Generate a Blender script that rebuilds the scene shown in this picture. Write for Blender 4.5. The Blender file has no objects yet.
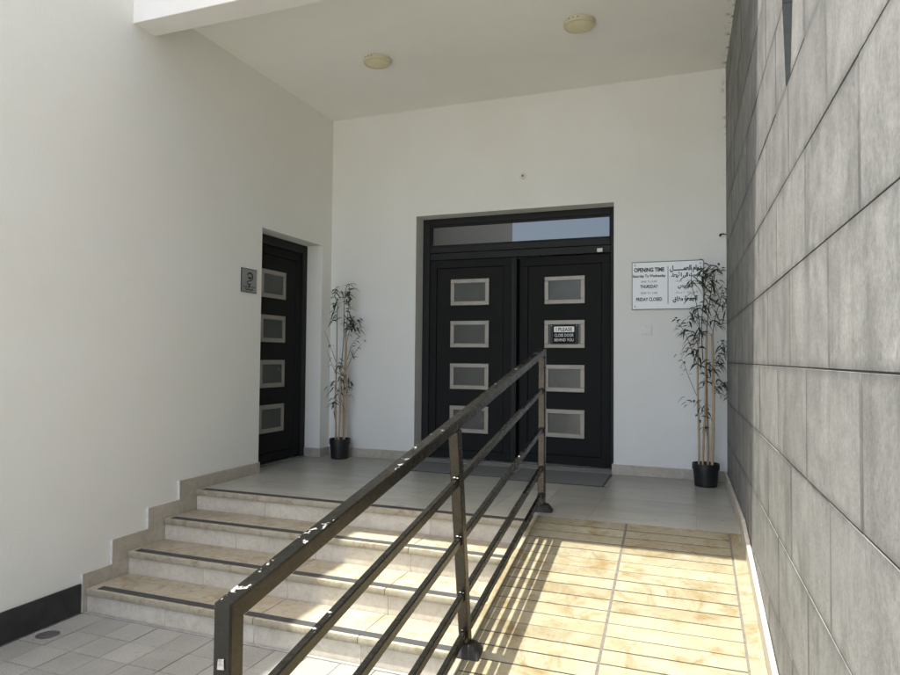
import bpy, bmesh, math, random
from mathutils import Vector, Matrix
random.seed(7)
SC = bpy.context.scene
SC.render.engine = 'CYCLES'
SC.cycles.max_bounces = 14; SC.cycles.diffuse_bounces = 10; SC.cycles.glossy_bounces = 6
COL = SC.collection

# ------------------------------------------------------------------ helpers
def link(o):
    COL.objects.link(o); return o

def thing(name, label, cat, loc=(0, 0, 0), group=None):
    o = link(bpy.data.objects.new(name, None))
    o.location = loc
    o.empty_display_size = 0.1
    o['label'] = label; o['category'] = cat
    if group: o['group'] = group
    return o

def wloc(o):
    v = Vector((0, 0, 0))
    while o is not None:
        v += o.location; o = o.parent
    return v

def obj(name, bm, mat, parent=None, smooth=None, label=None):
    """bm is in world coordinates; it becomes one mesh object under parent."""
    me = bpy.data.meshes.new(name)
    off = wloc(parent) if parent else Vector((0, 0, 0))
    bmesh.ops.translate(bm, verts=bm.verts, vec=-off)
    bm.normal_update()
    bm.to_mesh(me); bm.free()
    mats = mat if isinstance(mat, (list, tuple)) else [mat]
    for m in mats: me.materials.append(m)
    if smooth is not None:
        for p in me.polygons: p.use_smooth = True
        me.set_sharp_from_angle(angle=math.radians(smooth))
    o = link(bpy.data.objects.new(name, me))
    if parent: o.parent = parent
    if label: o['label'] = label
    return o

def structure(name, bm, mat, smooth=None):
    o = obj(name, bm, mat, None, smooth); o['kind'] = 'structure'; return o

def BM(): return bmesh.new()

def prism8(bm, c, bevel=0.0, seg=1, mi=0):
    """c: eight corners, bottom ring 0-3 then top ring 4-7."""
    vs = [bm.verts.new(p) for p in c]
    fs = [bm.faces.new([vs[i] for i in q]) for q in
          ((0, 3, 2, 1), (4, 5, 6, 7), (0, 1, 5, 4), (1, 2, 6, 5), (2, 3, 7, 6), (3, 0, 4, 7))]
    for f in fs: f.material_index = mi
    if bevel > 0:
        es = set(e for f in fs for e in f.edges)
        bmesh.ops.bevel(bm, geom=list(es), offset=bevel, segments=seg, affect='EDGES', profile=0.5, material=mi)
    return fs

def box(bm, x0, x1, y0, y1, z0, z1, bevel=0.0, seg=1, mi=0):
    x0, x1 = min(x0, x1), max(x0, x1); y0, y1 = min(y0, y1), max(y0, y1); z0, z1 = min(z0, z1), max(z0, z1)
    return prism8(bm, [(x0, y0, z0), (x1, y0, z0), (x1, y1, z0), (x0, y1, z0),
                       (x0, y0, z1), (x1, y0, z1), (x1, y1, z1), (x0, y1, z1)], bevel, seg, mi)

def bar(bm, a, b, w, h, up=(0, 0, 1), bevel=0.004, seg=2, mi=0):
    """square tube from a to b; w across, h along up."""
    a, b = Vector(a), Vector(b)
    d = (b - a).normalized(); s = d.cross(Vector(up)).normalized(); u = s.cross(d).normalized()
    s *= w / 2; u *= h / 2
    c = [a - s - u, a + s - u, b + s - u, b - s - u, a - s + u, a + s + u, b + s + u, b - s + u]
    return prism8(bm, c, bevel, 1, mi)

def tube(bm, pts, rad, n=8, mi=0):
    pts = [Vector(p) for p in pts]
    rads = rad if isinstance(rad, (list, tuple)) else [rad] * len(pts)
    rings = []
    for i, p in enumerate(pts):
        t = (pts[min(i + 1, len(pts) - 1)] - pts[max(i - 1, 0)]).normalized()
        ref = Vector((1, 0, 0)) if abs(t.x) < 0.9 else Vector((0, 1, 0))
        s = t.cross(ref).normalized(); u = t.cross(s)
        rings.append([bm.verts.new(p + (s * math.cos(2 * math.pi * k / n) + u * math.sin(2 * math.pi * k / n)) * rads[i]) for k in range(n)])
    for a, b in zip(rings, rings[1:]):
        for k in range(n):
            bm.faces.new((a[k], a[(k + 1) % n], b[(k + 1) % n], b[k])).material_index = mi
    bm.faces.new(rings[0][::-1]).material_index = mi
    bm.faces.new(rings[-1]).material_index = mi

def lathe(bm, cx, cy, prof, n=40, mi=0, cap=True):
    rings = [[bm.verts.new((cx + r * math.cos(2 * math.pi * k / n), cy + r * math.sin(2 * math.pi * k / n), z)) for k in range(n)] for r, z in prof]
    for a, b in zip(rings, rings[1:]):
        for k in range(n):
            bm.faces.new((a[k], a[(k + 1) % n], b[(k + 1) % n], b[k])).material_index = mi
    if cap:
        bm.faces.new(rings[0][::-1]).material_index = mi; bm.faces.new(rings[-1]).material_index = mi

def poly_extrude(bm, pts, vec, mi=0):
    """closed polygon pts extruded by vec."""
    a = [bm.verts.new(p) for p in pts]; b = [bm.verts.new(Vector(p) + Vector(vec)) for p in pts]
    n = len(pts)
    bm.faces.new(a).material_index = mi; bm.faces.new(b[::-1]).material_index = mi
    for i in range(n):
        bm.faces.new((a[i], b[i], b[(i + 1) % n], a[(i + 1) % n])).material_index = mi
    bmesh.ops.recalc_face_normals(bm, faces=bm.faces[:])

def frame_rect(bm, x0, x1, z0, z1, y, w, depth, bevel=0.002):
    """rectangular picture-frame moulding in the XZ plane, front at y, going +y by depth; mitred like four butted bars"""
    box(bm, x0, x1, y, y + depth, z1 - w, z1, bevel)
    box(bm, x0, x1, y, y + depth, z0, z0 + w, bevel)
    box(bm, x0, x0 + w, y, y + depth, z0 + w, z1 - w, bevel)
    box(bm, x1 - w, x1, y, y + depth, z0 + w, z1 - w, bevel)

def dark_tops(o, m='bronze_top'):
    """upper faces of a tube carry the second material (worn black paint)"""
    o.data.materials.append(M[m])
    for p in o.data.polygons:
        if p.normal.z > 0.75 or p.normal.y < -0.75: p.material_index = 1
    return o

def swap_to_side(bm):
    """turn a door modelled in the XZ plane (front at -Y) into the YZ plane (front at +X): x -> y, y -> -x"""
    for v in bm.verts:
        x, y, z = v.co; v.co = (-y, x, z)

# ------------------------------------------------------------------ materials
def new_mat(name):
    m = bpy.data.materials.new(name); m.use_nodes = True
    nt = m.node_tree; b = nt.nodes['Principled BSDF']
    return m, nt, b

class NT:
    def __init__(s, nt): s.nt = nt
    def n(s, t, **k):
        nd = s.nt.nodes.new(t)
        for a, v in k.items():
            if a.startswith('i_'): nd.inputs[a[2:].replace('_', ' ')].default_value = v
            else: setattr(nd, a, v)
        return nd
    def l(s, a, b): s.nt.links.new(a, b)
    def coord(s, scale=(1, 1, 1), which='Object'):
        tc = s.n('ShaderNodeTexCoord'); mp = s.n('ShaderNodeMapping')
        mp.inputs['Scale'].default_value = scale
        s.l(tc.outputs[which], mp.inputs['Vector']); return mp.outputs[0]
    def noise(s, vec, scale, detail=4, rough=0.55, dist=0.0):
        t = s.n('ShaderNodeTexNoise'); t.inputs['Scale'].default_value = scale; t.inputs['Detail'].default_value = detail
        t.inputs['Roughness'].default_value = rough; t.inputs['Distortion'].default_value = dist
        s.l(vec, t.inputs['Vector']); return t.outputs['Fac']
    def ramp(s, fac, stops):
        r = s.n('ShaderNodeValToRGB'); e = r.color_ramp.elements
        while len(e) < len(stops): e.new(0.5)
        for x, (p, c) in zip(e, stops):
            x.position = p; x.color = (c, c, c, 1) if isinstance(c, (int, float)) else (*c, 1)
        s.l(fac, r.inputs[0]); return r.outputs[0]
    def mix(s, fac, a, b, mode='MIX'):
        m = s.n('ShaderNodeMix', data_type='RGBA', blend_type=mode)
        for sock, v in ((m.inputs[0], fac), (m.inputs[6], a), (m.inputs[7], b)):
            if isinstance(v, (int, float)): sock.default_value = v
            elif isinstance(v, tuple): sock.default_value = (*v, 1)
            else: s.l(v, sock)
        return m.outputs[2]
    def math(s, op, a, b=None):
        m = s.n('ShaderNodeMath', operation=op)
        for sock, v in zip(m.inputs, (a, b)):
            if v is None: continue
            if isinstance(v, (int, float)): sock.default_value = v
            else: s.l(v, sock)
        return m.outputs[0]
    def bump(s, h, strength, dist=0.01, normal=None):
        b = s.n('ShaderNodeBump'); b.inputs['Strength'].default_value = strength; b.inputs['Distance'].default_value = dist
        s.l(h, b.inputs['Height'])
        if normal is not None: s.l(normal, b.inputs['Normal'])
        return b.outputs[0]
    def island(s):
        return s.n('ShaderNodeNewGeometry').outputs['Random Per Island']

def plain(name, col, rough=0.5, metal=0.0, ior=None, var=0.12, scale=30, bump=0.0, coat=0.0, rv=0.06, spec=0.5):
    
    m, nt, b = new_mat(name); k = NT(nt)
    v = k.coord()
    f = k.noise(v, scale, 5)
    c0 = tuple(x * (1 - var) for x in col); c1 = tuple(min(1, x * (1 + var)) for x in col)
    k.l(k.ramp(f, [(0.3, c0), (0.7, c1)]), b.inputs['Base Color'])
    k.l(k.ramp(k.noise(v, scale * 0.7, 4), [(0.3, max(0, rough - rv)), (0.7, min(1, rough + rv))]), b.inputs['Roughness'])
    b.inputs['Metallic'].default_value = metal
    b.inputs['Specular IOR Level'].default_value = spec
    if ior: b.inputs['IOR'].default_value = ior
    if coat: b.inputs['Coat Weight'].default_value = coat
    if bump: k.l(k.bump(k.noise(v, scale * 6, 3), bump, 0.002), b.inputs['Normal'])
    return m

def plaster(name, col, grain=260, gstr=0.35, mottle=0.05, warm=(1.0, 0.99, 0.965), wave=0.25, edge=False):
    m, nt, b = new_mat(name); k = NT(nt)
    v = k.coord()
    big = k.noise(v, 0.9, 5, 0.6, 0.4)
    mid = k.noise(v, 5.0, 4)
    base = k.mix(k.ramp(big, [(0.35, 0.0), (0.68, 1.0)]), tuple(c * (1 - mottle) * w for c, w in zip(col, warm)), col)
    base = k.mix(k.ramp(mid, [(0.45, 0.0), (0.8, 0.35)]), base, tuple(c * (1 - 1.3 * mottle) for c in col))
    # small scuffs of dirt
    sc = k.ramp(k.noise(v, 17, 6, 0.7), [(0.70, 0.0), (0.78, 0.35)])
    base = k.mix(sc, base, tuple(c * 0.82 for c in col))
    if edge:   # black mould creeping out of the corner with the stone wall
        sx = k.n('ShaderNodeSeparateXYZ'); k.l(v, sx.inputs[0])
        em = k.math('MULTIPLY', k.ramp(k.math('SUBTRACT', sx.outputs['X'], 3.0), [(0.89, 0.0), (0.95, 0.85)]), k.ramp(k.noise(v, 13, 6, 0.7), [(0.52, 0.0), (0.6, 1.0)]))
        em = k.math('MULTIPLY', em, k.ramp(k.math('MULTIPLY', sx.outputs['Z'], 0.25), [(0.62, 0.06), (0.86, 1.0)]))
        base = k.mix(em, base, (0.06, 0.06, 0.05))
    k.l(base, b.inputs['Base Color'])
    b.inputs['Roughness'].default_value = 0.88
    b.inputs['Specular IOR Level'].default_value = 0.25
    h1 = k.noise(v, grain, 3, 0.6)
    n1 = k.bump(h1, gstr, 0.002)
    n2 = k.bump(k.noise(v, 2.2, 3), wave, 0.02, n1)
    k.l(n2, b.inputs['Normal'])
    return m

def marble(name, c0, c1, c2, rough=0.4, blotch=2.6, stain=0.5, ior=1.45, spec=0.4, vein=0.25, bmp=0.12, stretch=(1, 1, 1)):
    """beige travertine / marble: clouds, rusty patches with their own shape, thin veins, per-piece tone"""
    m, nt, b = new_mat(name); k = NT(nt)
    v = k.coord(stretch)
    isl = k.island()
    # shift the pattern per piece
    tc = k.n('ShaderNodeVectorMath', operation='ADD'); cmb = k.n('ShaderNodeCombineXYZ')
    for i in range(3): k.l(k.math('MULTIPLY', isl, (7.3, 0.0, 3.1)[i]), cmb.inputs[i])
    k.l(v, tc.inputs[0]); k.l(cmb.outputs[0], tc.inputs[1]); v2 = tc.outputs[0]
    cl = k.noise(v2, blotch, 7, 0.62, 0.7)
    base = k.mix(k.ramp(cl, [(0.32, 0.0), (0.66, 1.0)]), c0, c1)
    st = k.noise(v, blotch * 1.7, 8, 0.7, 1.2)
    base = k.mix(k.math('MULTIPLY', k.ramp(st, [(0.5, 0.0), (0.7, 1.0)]), stain), base, c2)
    vn = k.noise(v2, blotch * 1.2, 5, 0.6, 2.5)
    ve = k.math('ABSOLUTE', k.math('SUBTRACT', vn, 0.5))
    base = k.mix(k.math('MULTIPLY', k.ramp(ve, [(0.0, 1.0), (0.02, 0.0)]), vein), base, tuple(x * 0.6 for x in c2))
    tone = k.ramp(isl, [(0.0, 0.9), (1.0, 1.06)])
    base = k.mix(1.0, base, tone, 'MULTIPLY')
    grime = k.ramp(k.noise(v, 24, 6, 0.7), [(0.45, 1.0), (0.75, 0.86)])
    base = k.mix(1.0, base, grime, 'MULTIPLY')
    k.l(base, b.inputs['Base Color'])
    k.l(k.ramp(k.noise(v, 6, 5), [(0.3, rough - 0.03), (0.7, rough + 0.04)]), b.inputs['Roughness'])
    b.inputs['IOR'].default_value = ior; b.inputs['Specular IOR Level'].default_value = spec
    k.l(k.bump(k.noise(v, 120, 4), bmp, 0.002), b.inputs['Normal'])
    return m

def slab_stone(name):
    """split-face grey sandstone cladding: vertical combing, weathered tones per slab, dark runs"""
    m, nt, b = new_mat(name); k = NT(nt)
    isl = k.island()
    v = k.coord((1, 1, 1))
    vs = k.coord((1, 9, 1.2)); vf = k.coord((1, 40, 9.0))
    off = k.n('ShaderNodeVectorMath', operation='ADD'); cmb = k.n('ShaderNodeCombineXYZ')
    k.l(k.math('MULTIPLY', isl, 40.0), cmb.inputs[1]); k.l(k.math('MULTIPLY', isl, 17.0), cmb.inputs[2])
    k.l(vs, off.inputs[0]); k.l(cmb.outputs[0], off.inputs[1]); vso = off.outputs[0]
    comb = k.noise(vso, 1.0, 6, 0.62)
    fine = k.noise(vf, 1.0, 5, 0.65)
    cloud = k.noise(v, 4.5, 8, 0.72, 0.4)
    speck = k.noise(v, 90, 4, 0.7)
    g = (0.225, 0.226, 0.213); d = (0.132, 0.133, 0.127); li = (0.315, 0.317, 0.298)
    base = k.mix(k.ramp(comb, [(0.3, 0.15), (0.68, 1.0)]), d, g)
    base = k.mix(k.ramp(cloud, [(0.42, 0.0), (0.66, 0.8)]), base, li)
    base = k.mix(k.math('MULTIPLY', k.ramp(fine, [(0.4, 0.0), (0.75, 1.0)]), 0.2), base, li)
    run = k.noise(k.coord((1, 7, 0.35)), 1.0, 6, 0.65)
    base = k.mix(k.ramp(run, [(0.52, 0.0), (0.74, 0.5)]), base, (0.12, 0.12, 0.118))
    warm = k.ramp(k.noise(v, 1.3, 4), [(0.45, 0.0), (0.7, 0.5)])
    base = k.mix(warm, base, (0.238, 0.235, 0.229))
    base = k.mix(1.0, base, k.ramp(isl, [(0.0, 0.86), (0.5, 1.0), (1.0, 1.10)]), 'MULTIPLY')
    base = k.mix(1.0, base, k.ramp(speck, [(0.3, 0.80), (0.7, 1.16)]), 'MULTIPLY')
    # grime that has crept out of the joints, ragged and uneven
    sep = k.n('ShaderNodeSeparateXYZ'); k.l(v, sep.inputs[0])
    zr = k.math('DIVIDE', k.math('SUBTRACT', sep.outputs['Z'], 0.618), 0.337)
    fz = k.math('FRACT', k.math('ADD', zr, 10.0)); row = k.math('FLOOR', k.math('ADD', zr, 10.0))
    odd = k.math('FLOORED_MODULO', row, 2.0)
    yo = k.math('ADD', k.math('MULTIPLY', k.math('ADD', sep.outputs['Y'], 0.272), 1 / 0.655), k.math('MULTIPLY', odd, -0.4993))
    fy = k.math('FRACT', k.math('ADD', yo, 20.0))
    ez = k.math('MULTIPLY', k.math('MINIMUM', fz, k.math('SUBTRACT', 1.0, fz)), 0.337)
    ey = k.math('MULTIPLY', k.math('MINIMUM', fy, k.math('SUBTRACT', 1.0, fy)), 0.655)
    ragged = k.ramp(k.noise(v, 6.5, 6, 0.68), [(0.3, 0.15), (0.7, 1.0)])
    gz = k.math('MULTIPLY', k.ramp(ez, [(0.002, 1.0), (0.030, 0.0)]), ragged)
    gy = k.math('MULTIPLY', k.ramp(ey, [(0.009, 1.0), (0.018, 0.0)]), k.ramp(k.noise(v, 3.5, 4), [(0.35, 0.35), (0.6, 1.0)]))
    smudge = k.math('MULTIPLY', k.ramp(ez, [(0.0, 0.75), (0.10, 0.0)]), k.ramp(k.noise(k.coord((1, 5, 1)), 1.6, 5, 0.65), [(0.52, 0.0), (0.68, 1.0)]))
    gg = k.math('MAXIMUM', k.math('MAXIMUM', gz, gy), smudge)
    base = k.mix(k.math('MULTIPLY', gg, 0.75), base, (0.07, 0.07, 0.068))
    k.l(base, b.inputs['Base Color'])
    b.inputs['Roughness'].default_value = 0.85; b.inputs['Specular IOR Level'].default_value = 0.25
    n1 = k.bump(comb, 0.28, 0.004)
    n2 = k.bump(fine, 0.22, 0.002, n1)
    n3 = k.bump(speck, 0.25, 0.0015, n2)
    n4 = k.bump(cloud, 0.25, 0.012, n3)
    k.l(n4, b.inputs['Normal'])
    return m

def bronze(name, chips=0.0):
    m, nt, b = new_mat(name); k = NT(nt)
    v = k.coord()
    f = k.noise(v, 9, 6, 0.65)
    base = k.ramp(f, [(0.3, (0.046, 0.040, 0.032)), (0.7, (0.066, 0.058, 0.046))])
    scr = k.noise(k.coord((60, 3, 60)), 1.0, 5, 0.7)
    base = k.mix(k.ramp(scr, [(0.6, 0.0), (0.8, 0.35)]), base, (0.14, 0.12, 0.09))
    rgh = k.ramp(k.noise(v, 22, 5), [(0.3, 0.24), (0.7, 0.31)])
    met = 0.9
    if chips:
        base = k.ramp(f, [(0.3, (0.016, 0.016, 0.014)), (0.7, (0.024, 0.023, 0.020))])
        cm = k.math('MULTIPLY', k.ramp(k.noise(v, 33, 5, 0.6), [(0.60, 0.0), (0.63, 1.0)]), k.ramp(k.noise(v, 3.1, 2), [(0.50, 0.0), (0.56, 1.0)]))
        geo = k.n('ShaderNodeNewGeometry'); sep = k.n('ShaderNodeSeparateXYZ'); k.l(geo.outputs['Normal'], sep.inputs[0])
        cm = k.math('MULTIPLY', cm, k.ramp(sep.outputs['Z'], [(0.7, 0.0), (0.85, 1.0)]))   # worn on the hand side only
        base = k.mix(cm, base, (0.34, 0.34, 0.335))
        mm = k.math('SUBTRACT', 0.75, k.math('MULTIPLY', cm, 0.6)); k.l(mm, b.inputs['Metallic'])
        k.l(k.bump(cm, 0.3, 0.001), b.inputs['Normal'])
    else:
        b.inputs['Metallic'].default_value = met
    k.l(base, b.inputs['Base Color']); k.l(rgh, b.inputs['Roughness'])
    return m

M = {}
M['wall_side'] = plaster('side wall stucco', (0.83, 0.83, 0.79), 70, 0.9, 0.03)
M['wall_back'] = plaster('back wall paint', (0.77, 0.78, 0.75), 300, 0.18, 0.05, edge=True)
M['ceiling'] = plaster('ceiling paint', (0.875, 0.875, 0.83), 320, 0.12, 0.05, edge=True)
M['beam'] = plaster('beam paint', (0.79, 0.78, 0.75), 230, 0.3, 0.05)
M['slab'] = slab_stone('grey stone cladding')
M['joint'] = plain('dark joint mortar', (0.045, 0.044, 0.042), 0.95)
M['step'] = marble('step travertine', (0.33, 0.295, 0.215), (0.41, 0.372, 0.285), (0.215, 0.15, 0.075), 0.5, 6.0, 0.85)
M['riser'] = marble('riser travertine', (0.52, 0.475, 0.39), (0.62, 0.57, 0.48), (0.40, 0.32, 0.225), 0.55, 3.4, 0.4)
M['ramp'] = marble('ramp marble', (0.240, 0.208, 0.128), (0.315, 0.295, 0.212), (0.175, 0.112, 0.036), 0.5, 3.4, 0.95)
M['grout'] = plain('grey grout', (0.125, 0.112, 0.095), 0.95, var=0.25, scale=60)
M['groove'] = plain('dark groove', (0.022, 0.020, 0.017), 0.95)
M['landing'] = marble('landing marble', (0.325, 0.32, 0.27), (0.43, 0.42, 0.355), (0.29, 0.272, 0.215), 0.3, 2.2, 0.35, 1.5, 0.35, vein=0.0, bmp=0.02, stretch=(1.1, 4.5, 1))
M['skirt'] = marble('skirting travertine', (0.43, 0.39, 0.325), (0.54, 0.495, 0.42), (0.39, 0.33, 0.25), 0.5, 9.0, 0.5)
M['skirt_edge'] = plain('skirting cut edge', (0.62, 0.61, 0.58), 0.8)
M['darkskirt'] = plain('charcoal skirting paint', (0.028, 0.028, 0.029), 0.55, var=0.25, scale=12)
M['strip'] = plain('black grit strip', (0.042, 0.044, 0.047), 0.85, var=0.3, scale=200, bump=0.4)
M['bronze'] = bronze('bronze steel tube')
M['bronze_dark'] = plain('black worn rail paint', (0.019, 0.0185, 0.0165), 0.28, 0.6, var=0.3, scale=40)
M['bronze_top'] = bronze('chipped bronze rail', 1.0)
M['weld'] = plain('bare steel weld', (0.60, 0.59, 0.57), 0.4, 0.9)
M['bare'] = plain('scraped bare steel', (0.30, 0.295, 0.28), 0.5, 0.6, var=0.4, scale=120)
M['cover'] = plain('post foot cover', (0.022, 0.02, 0.018), 0.65, var=0.4, scale=40, bump=0.5)
M['door'] = plain('charcoal door', (0.0205, 0.0215, 0.0210), 0.72, var=0.05, scale=8, rv=0.02, spec=0.05)
M['doorframe'] = plain('charcoal frame', (0.0175, 0.0185, 0.0183), 0.5, var=0.05, scale=8, rv=0.02, spec=0.2)
M['nickel'] = plain('satin nickel', (0.31, 0.288, 0.25), 0.45, 0.35, var=0.06, scale=14)
M['pane'] = plain('smoked pane', (0.056, 0.062, 0.055), 0.22, var=0.12, scale=3)
M['steel'] = plain('brushed steel', (0.42, 0.43, 0.42), 0.42, 0.7, var=0.06, scale=30)
M['sill'] = plain('dull metal sill', (0.20, 0.20, 0.195), 0.6, 0.4)
M['shade_tone'] = plain('slate grey liner', (0.035, 0.04, 0.04), 0.95, spec=0.03)  # dark colour painted in for the shade inside the slit
M['white'] = plain('white plastic', (0.66, 0.64, 0.57), 0.4, var=0.03)
M['lampbody'] = plain('yellowed lamp body', (0.62, 0.57, 0.42), 0.45, var=0.04)
M['cream'] = plain('yellowed diffuser', (0.72, 0.66, 0.42), 0.45, var=0.05)
M['acrylic'] = plain('white acrylic sign', (0.80, 0.83, 0.83), 0.18, var=0.02)
M['ink'] = plain('black ink', (0.012, 0.012, 0.014), 0.6)
M['inkgrey'] = plain('grey ink', (0.04, 0.042, 0.045), 0.6)
M['signwhite'] = plain('white print', (0.86, 0.86, 0.85), 0.45, var=0.03)
M['signblack'] = plain('black notice', (0.012, 0.012, 0.013), 0.6, spec=0.06)
M['clear'] = plain('clear acrylic edge', (0.045, 0.048, 0.047), 0.4, var=0.05, spec=0.15)
M['pot'] = plain('black plastic pot', (0.012, 0.012, 0.0125), 0.42, var=0.2)
M['soil'] = plain('dark soil', (0.02, 0.017, 0.013), 0.95, bump=0.8, scale=40)
M['mat'] = plain('grey door mat', (0.15, 0.148, 0.142), 0.95, var=0.2, scale=90, bump=0.8)
M['matrim'] = plain('black mat rim', (0.05, 0.05, 0.05), 0.8)
M['drain'] = plain('grey drain grate', (0.11, 0.11, 0.105), 0.55, 0.3, var=0.25)
M['hook'] = plain('black cable', (0.02, 0.02, 0.02), 0.5)
M['conc'] = plain('grey cement strip', (0.27, 0.26, 0.24), 0.9, var=0.2, scale=14, bump=0.5)

m, nt, b = new_mat('transom mirror glass')
k = NT(nt); b.inputs['Base Color'].default_value = (0.025, 0.028, 0.028, 1); b.inputs['Roughness'].default_value = 0.015; b.inputs['IOR'].default_value = 2.0
k.l(k.bump(k.noise(k.coord(), 1.4, 2), 0.02, 0.01), b.inputs['Normal'])
M['transom'] = m

m, nt, b = new_mat('bamboo cane')
k = NT(nt)
k.l(k.mix(k.ramp(k.noise(k.coord((30, 30, 3)), 1.0, 5), [(0.35, 0.0), (0.7, 1.0)]), (0.36, 0.25, 0.145), (0.48, 0.36, 0.23)), b.inputs['Base Color'])
b.inputs['Roughness'].default_value = 0.5
M['cane'] = m
M['twig'] = plain('dark twig', (0.022, 0.021, 0.014), 0.7)
m, nt, b = new_mat('bamboo leaf')
k = NT(nt)
k.l(k.ramp(k.island(), [(0.0, (0.012, 0.022, 0.013)), (0.7, (0.026, 0.046, 0.024)), (0.92, (0.055, 0.09, 0.04)), (1.0, (0.20, 0.18, 0.07))]), b.inputs['Base Color'])
b.inputs['Roughness'].default_value = 0.5
M['leaf'] = m

m, nt, b = new_mat('paving tile')
k = NT(nt); v = k.coord(); isl = k.island()
base = k.mix(k.ramp(k.noise(v, 3.2, 6, 0.65), [(0.35, 0.0), (0.7, 1.0)]), (0.265, 0.263, 0.236), (0.325, 0.322, 0.292))
base = k.mix(1.0, base, k.ramp(isl, [(0, 0.88), (1, 1.08)]), 'MULTIPLY')
base = k.mix(1.0, base, k.ramp(k.noise(v, 130, 4, 0.75), [(0.35, 0.74), (0.65, 1.12)]), 'MULTIPLY')
base = k.mix(k.ramp(k.noise(v, 7, 7, 0.7, 0.6), [(0.58, 0.0), (0.75, 0.5)]), base, (0.18, 0.172, 0.153))
k.l(base, b.inputs['Base Color']); b.inputs['Roughness'].default_value = 0.8
k.l(k.bump(k.noise(v, 260, 3), 0.35, 0.002), b.inputs['Normal'])
M['tile'] = m

m, nt, b = new_mat('street ground')
k = NT(nt); v = k.coord()
br = k.n('ShaderNodeTexBrick'); br.inputs['Scale'].default_value = 1.0
br.inputs['Brick Width'].default_value = 0.4; br.inputs['Row Height'].default_value = 0.2; br.inputs['Mortar Size'].default_value = 0.004
br.inputs['Color1'].default_value = (0.47, 0.45, 0.41, 1); br.inputs['Color2'].default_value = (0.54, 0.52, 0.475, 1); br.inputs['Mortar'].default_value = (0.15, 0.14, 0.13, 1)
k.l(v, br.inputs['Vector'])
k.l(k.mix(1.0, br.outputs[0], k.ramp(k.noise(v, 2.0, 6), [(0.3, 0.85), (0.7, 1.05)]), 'MULTIPLY'), b.inputs['Base Color'])
b.inputs['Roughness'].default_value = 0.85
M['street'] = m

# ------------------------------------------------------------------ measures (metres; landing top is z = 0)
GZ = -0.600                      # street level
HC = 3.61                        # ceiling
XD0, XD1, HD = 0.995, 2.981, 2.50
YL0, YL1, HL = -1.211, -0.185, 2.219
R_, T_, YS = 0.150, 0.326, -2.022
def wx(y): return 3.938 + 0.0165 * (-y)      # face of the stone wall (it opens slightly outward)
SL = 0.18                                    # slope of the ramp
YR = -1.80
def rz(y): return SL * (y - YR)              # ramp surface
YE = YR + GZ / SL                            # foot of the ramp
def sk(x, y): return (x + 0.0145 * (-y), y)  # ramp frame: runs parallel with the stone wall

# ------------------------------------------------------------------ ground
bm = BM(); box(bm, -400, 400, -400, 400, GZ - 0.30, GZ - 0.006)
structure('ground', bm, M['street'])

bm = BM()
ys = [-3.00 - 0.214 * i for i in range(0, 22)]
def tile_row(bm, xa, xb, y1, y0, lip=0.0012):
    x = xa; first = True
    while x < xb - 0.03:
        x2 = min(0.2165 if x < .1 else x + 0.2095, xb)
        if True:
            dz = random.uniform(-lip, lip)
            box(bm, x + 0.0019, x2 - 0.0019, y0 + 0.0019, y1 - 0.0019, GZ - 0.03, GZ + dz, 0.0015)
        x = x2
for i, y in enumerate(ys):
    y1, y0 = y - 0.012, y - 0.214 - 0.012
    xr = 2.655 if y1 > YE else 3.93
    tile_row(bm, 0.014, xr, y1, y0)
box(bm, 0.0, 2.655, -7.7, -3.0, GZ - .02, GZ - .0042, 0, 1, 1)
structure('pavement', bm, [M['tile'], M['groove']])
# cement strip along the foot of the steps
bm = BM(); box(bm, 0.02, 2.655, -3.0105, -2.99, GZ - 0.02, GZ + 0.004, 0.003)
structure('path_strip', bm, M['conc'])

# drain
d = thing('drain_cover', 'small round grey drain cover in the paving beside the charcoal skirting', 'drain cover', (0.122, -3.335, GZ))
bm = BM(); lathe(bm, 0.122, -3.335, [(0.083, GZ - 0.002), (0.083, GZ + 0.0035), (0.066, GZ + 0.0045), (0.064, GZ + 0.002)], 36)
obj('rim', bm, M['conc'], d, 30)
bm = BM(); lathe(bm, 0.122, -3.335, [(0.0635, GZ + 0.0005), (0.0635, GZ + 0.003)], 36)
for i in range(-3, 4):
    w = math.sqrt(0.058 ** 2 - (i * 0.016) ** 2)
    box(bm, 0.122 - w, 0.122 + w, -3.335 + i * 0.016 - 0.003, -3.335 + i * 0.016 + 0.003, GZ + 0.003, GZ + 0.0055, 0.001)
obj('grate', bm, M['drain'], d)

# ------------------------------------------------------------------ steps
st = thing('stone_steps', 'four beige stone steps with black grip strips rising to the landing', 'steps', (1.33, -2.5, GZ))
XS = 2.655
for i in range(4):
    y = YS - T_ * i; z = -R_ * i
    bm = BM()
    yb = y + T_ + 0.012 if i else y + 0.1005
    for xa, xb in ((0.021, 1.31), (1.31, 1.985), (1.985, XS)):
        xa2, xb2 = xa + 0.001, xb - 0.001
        # nosing slab, slightly proud and rounded
        box(bm, xa2, xb2, y, yb, z - 0.042, z, 0.006, 2, 0)
    bm2 = BM()
    for xa, xb in ((0.021, 0.66), (0.66, 1.31), (1.31, 2.0), (2.0, XS)):
        box(bm2, xa + 0.0006, xb - 0.0006, y + 0.014, y + 0.05, z - R_ - 0.01 if i < 3 else GZ - 0.02, z - 0.0421, 0.0015, 1)
    s = obj('step', bm, M['step'], st, 40)
    obj('riser', bm2, M['riser'], s, 40)
    bm = BM(); x0 = 0.065 + 0.03 * (i == 3)
    box(bm, x0, XS - 0.02, y + 0.022, y + 0.076, z - 0.0005, z + 0.0028, 0.001)
    obj('grip_strip', bm, M['strip'], s)
bm = BM()
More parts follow.
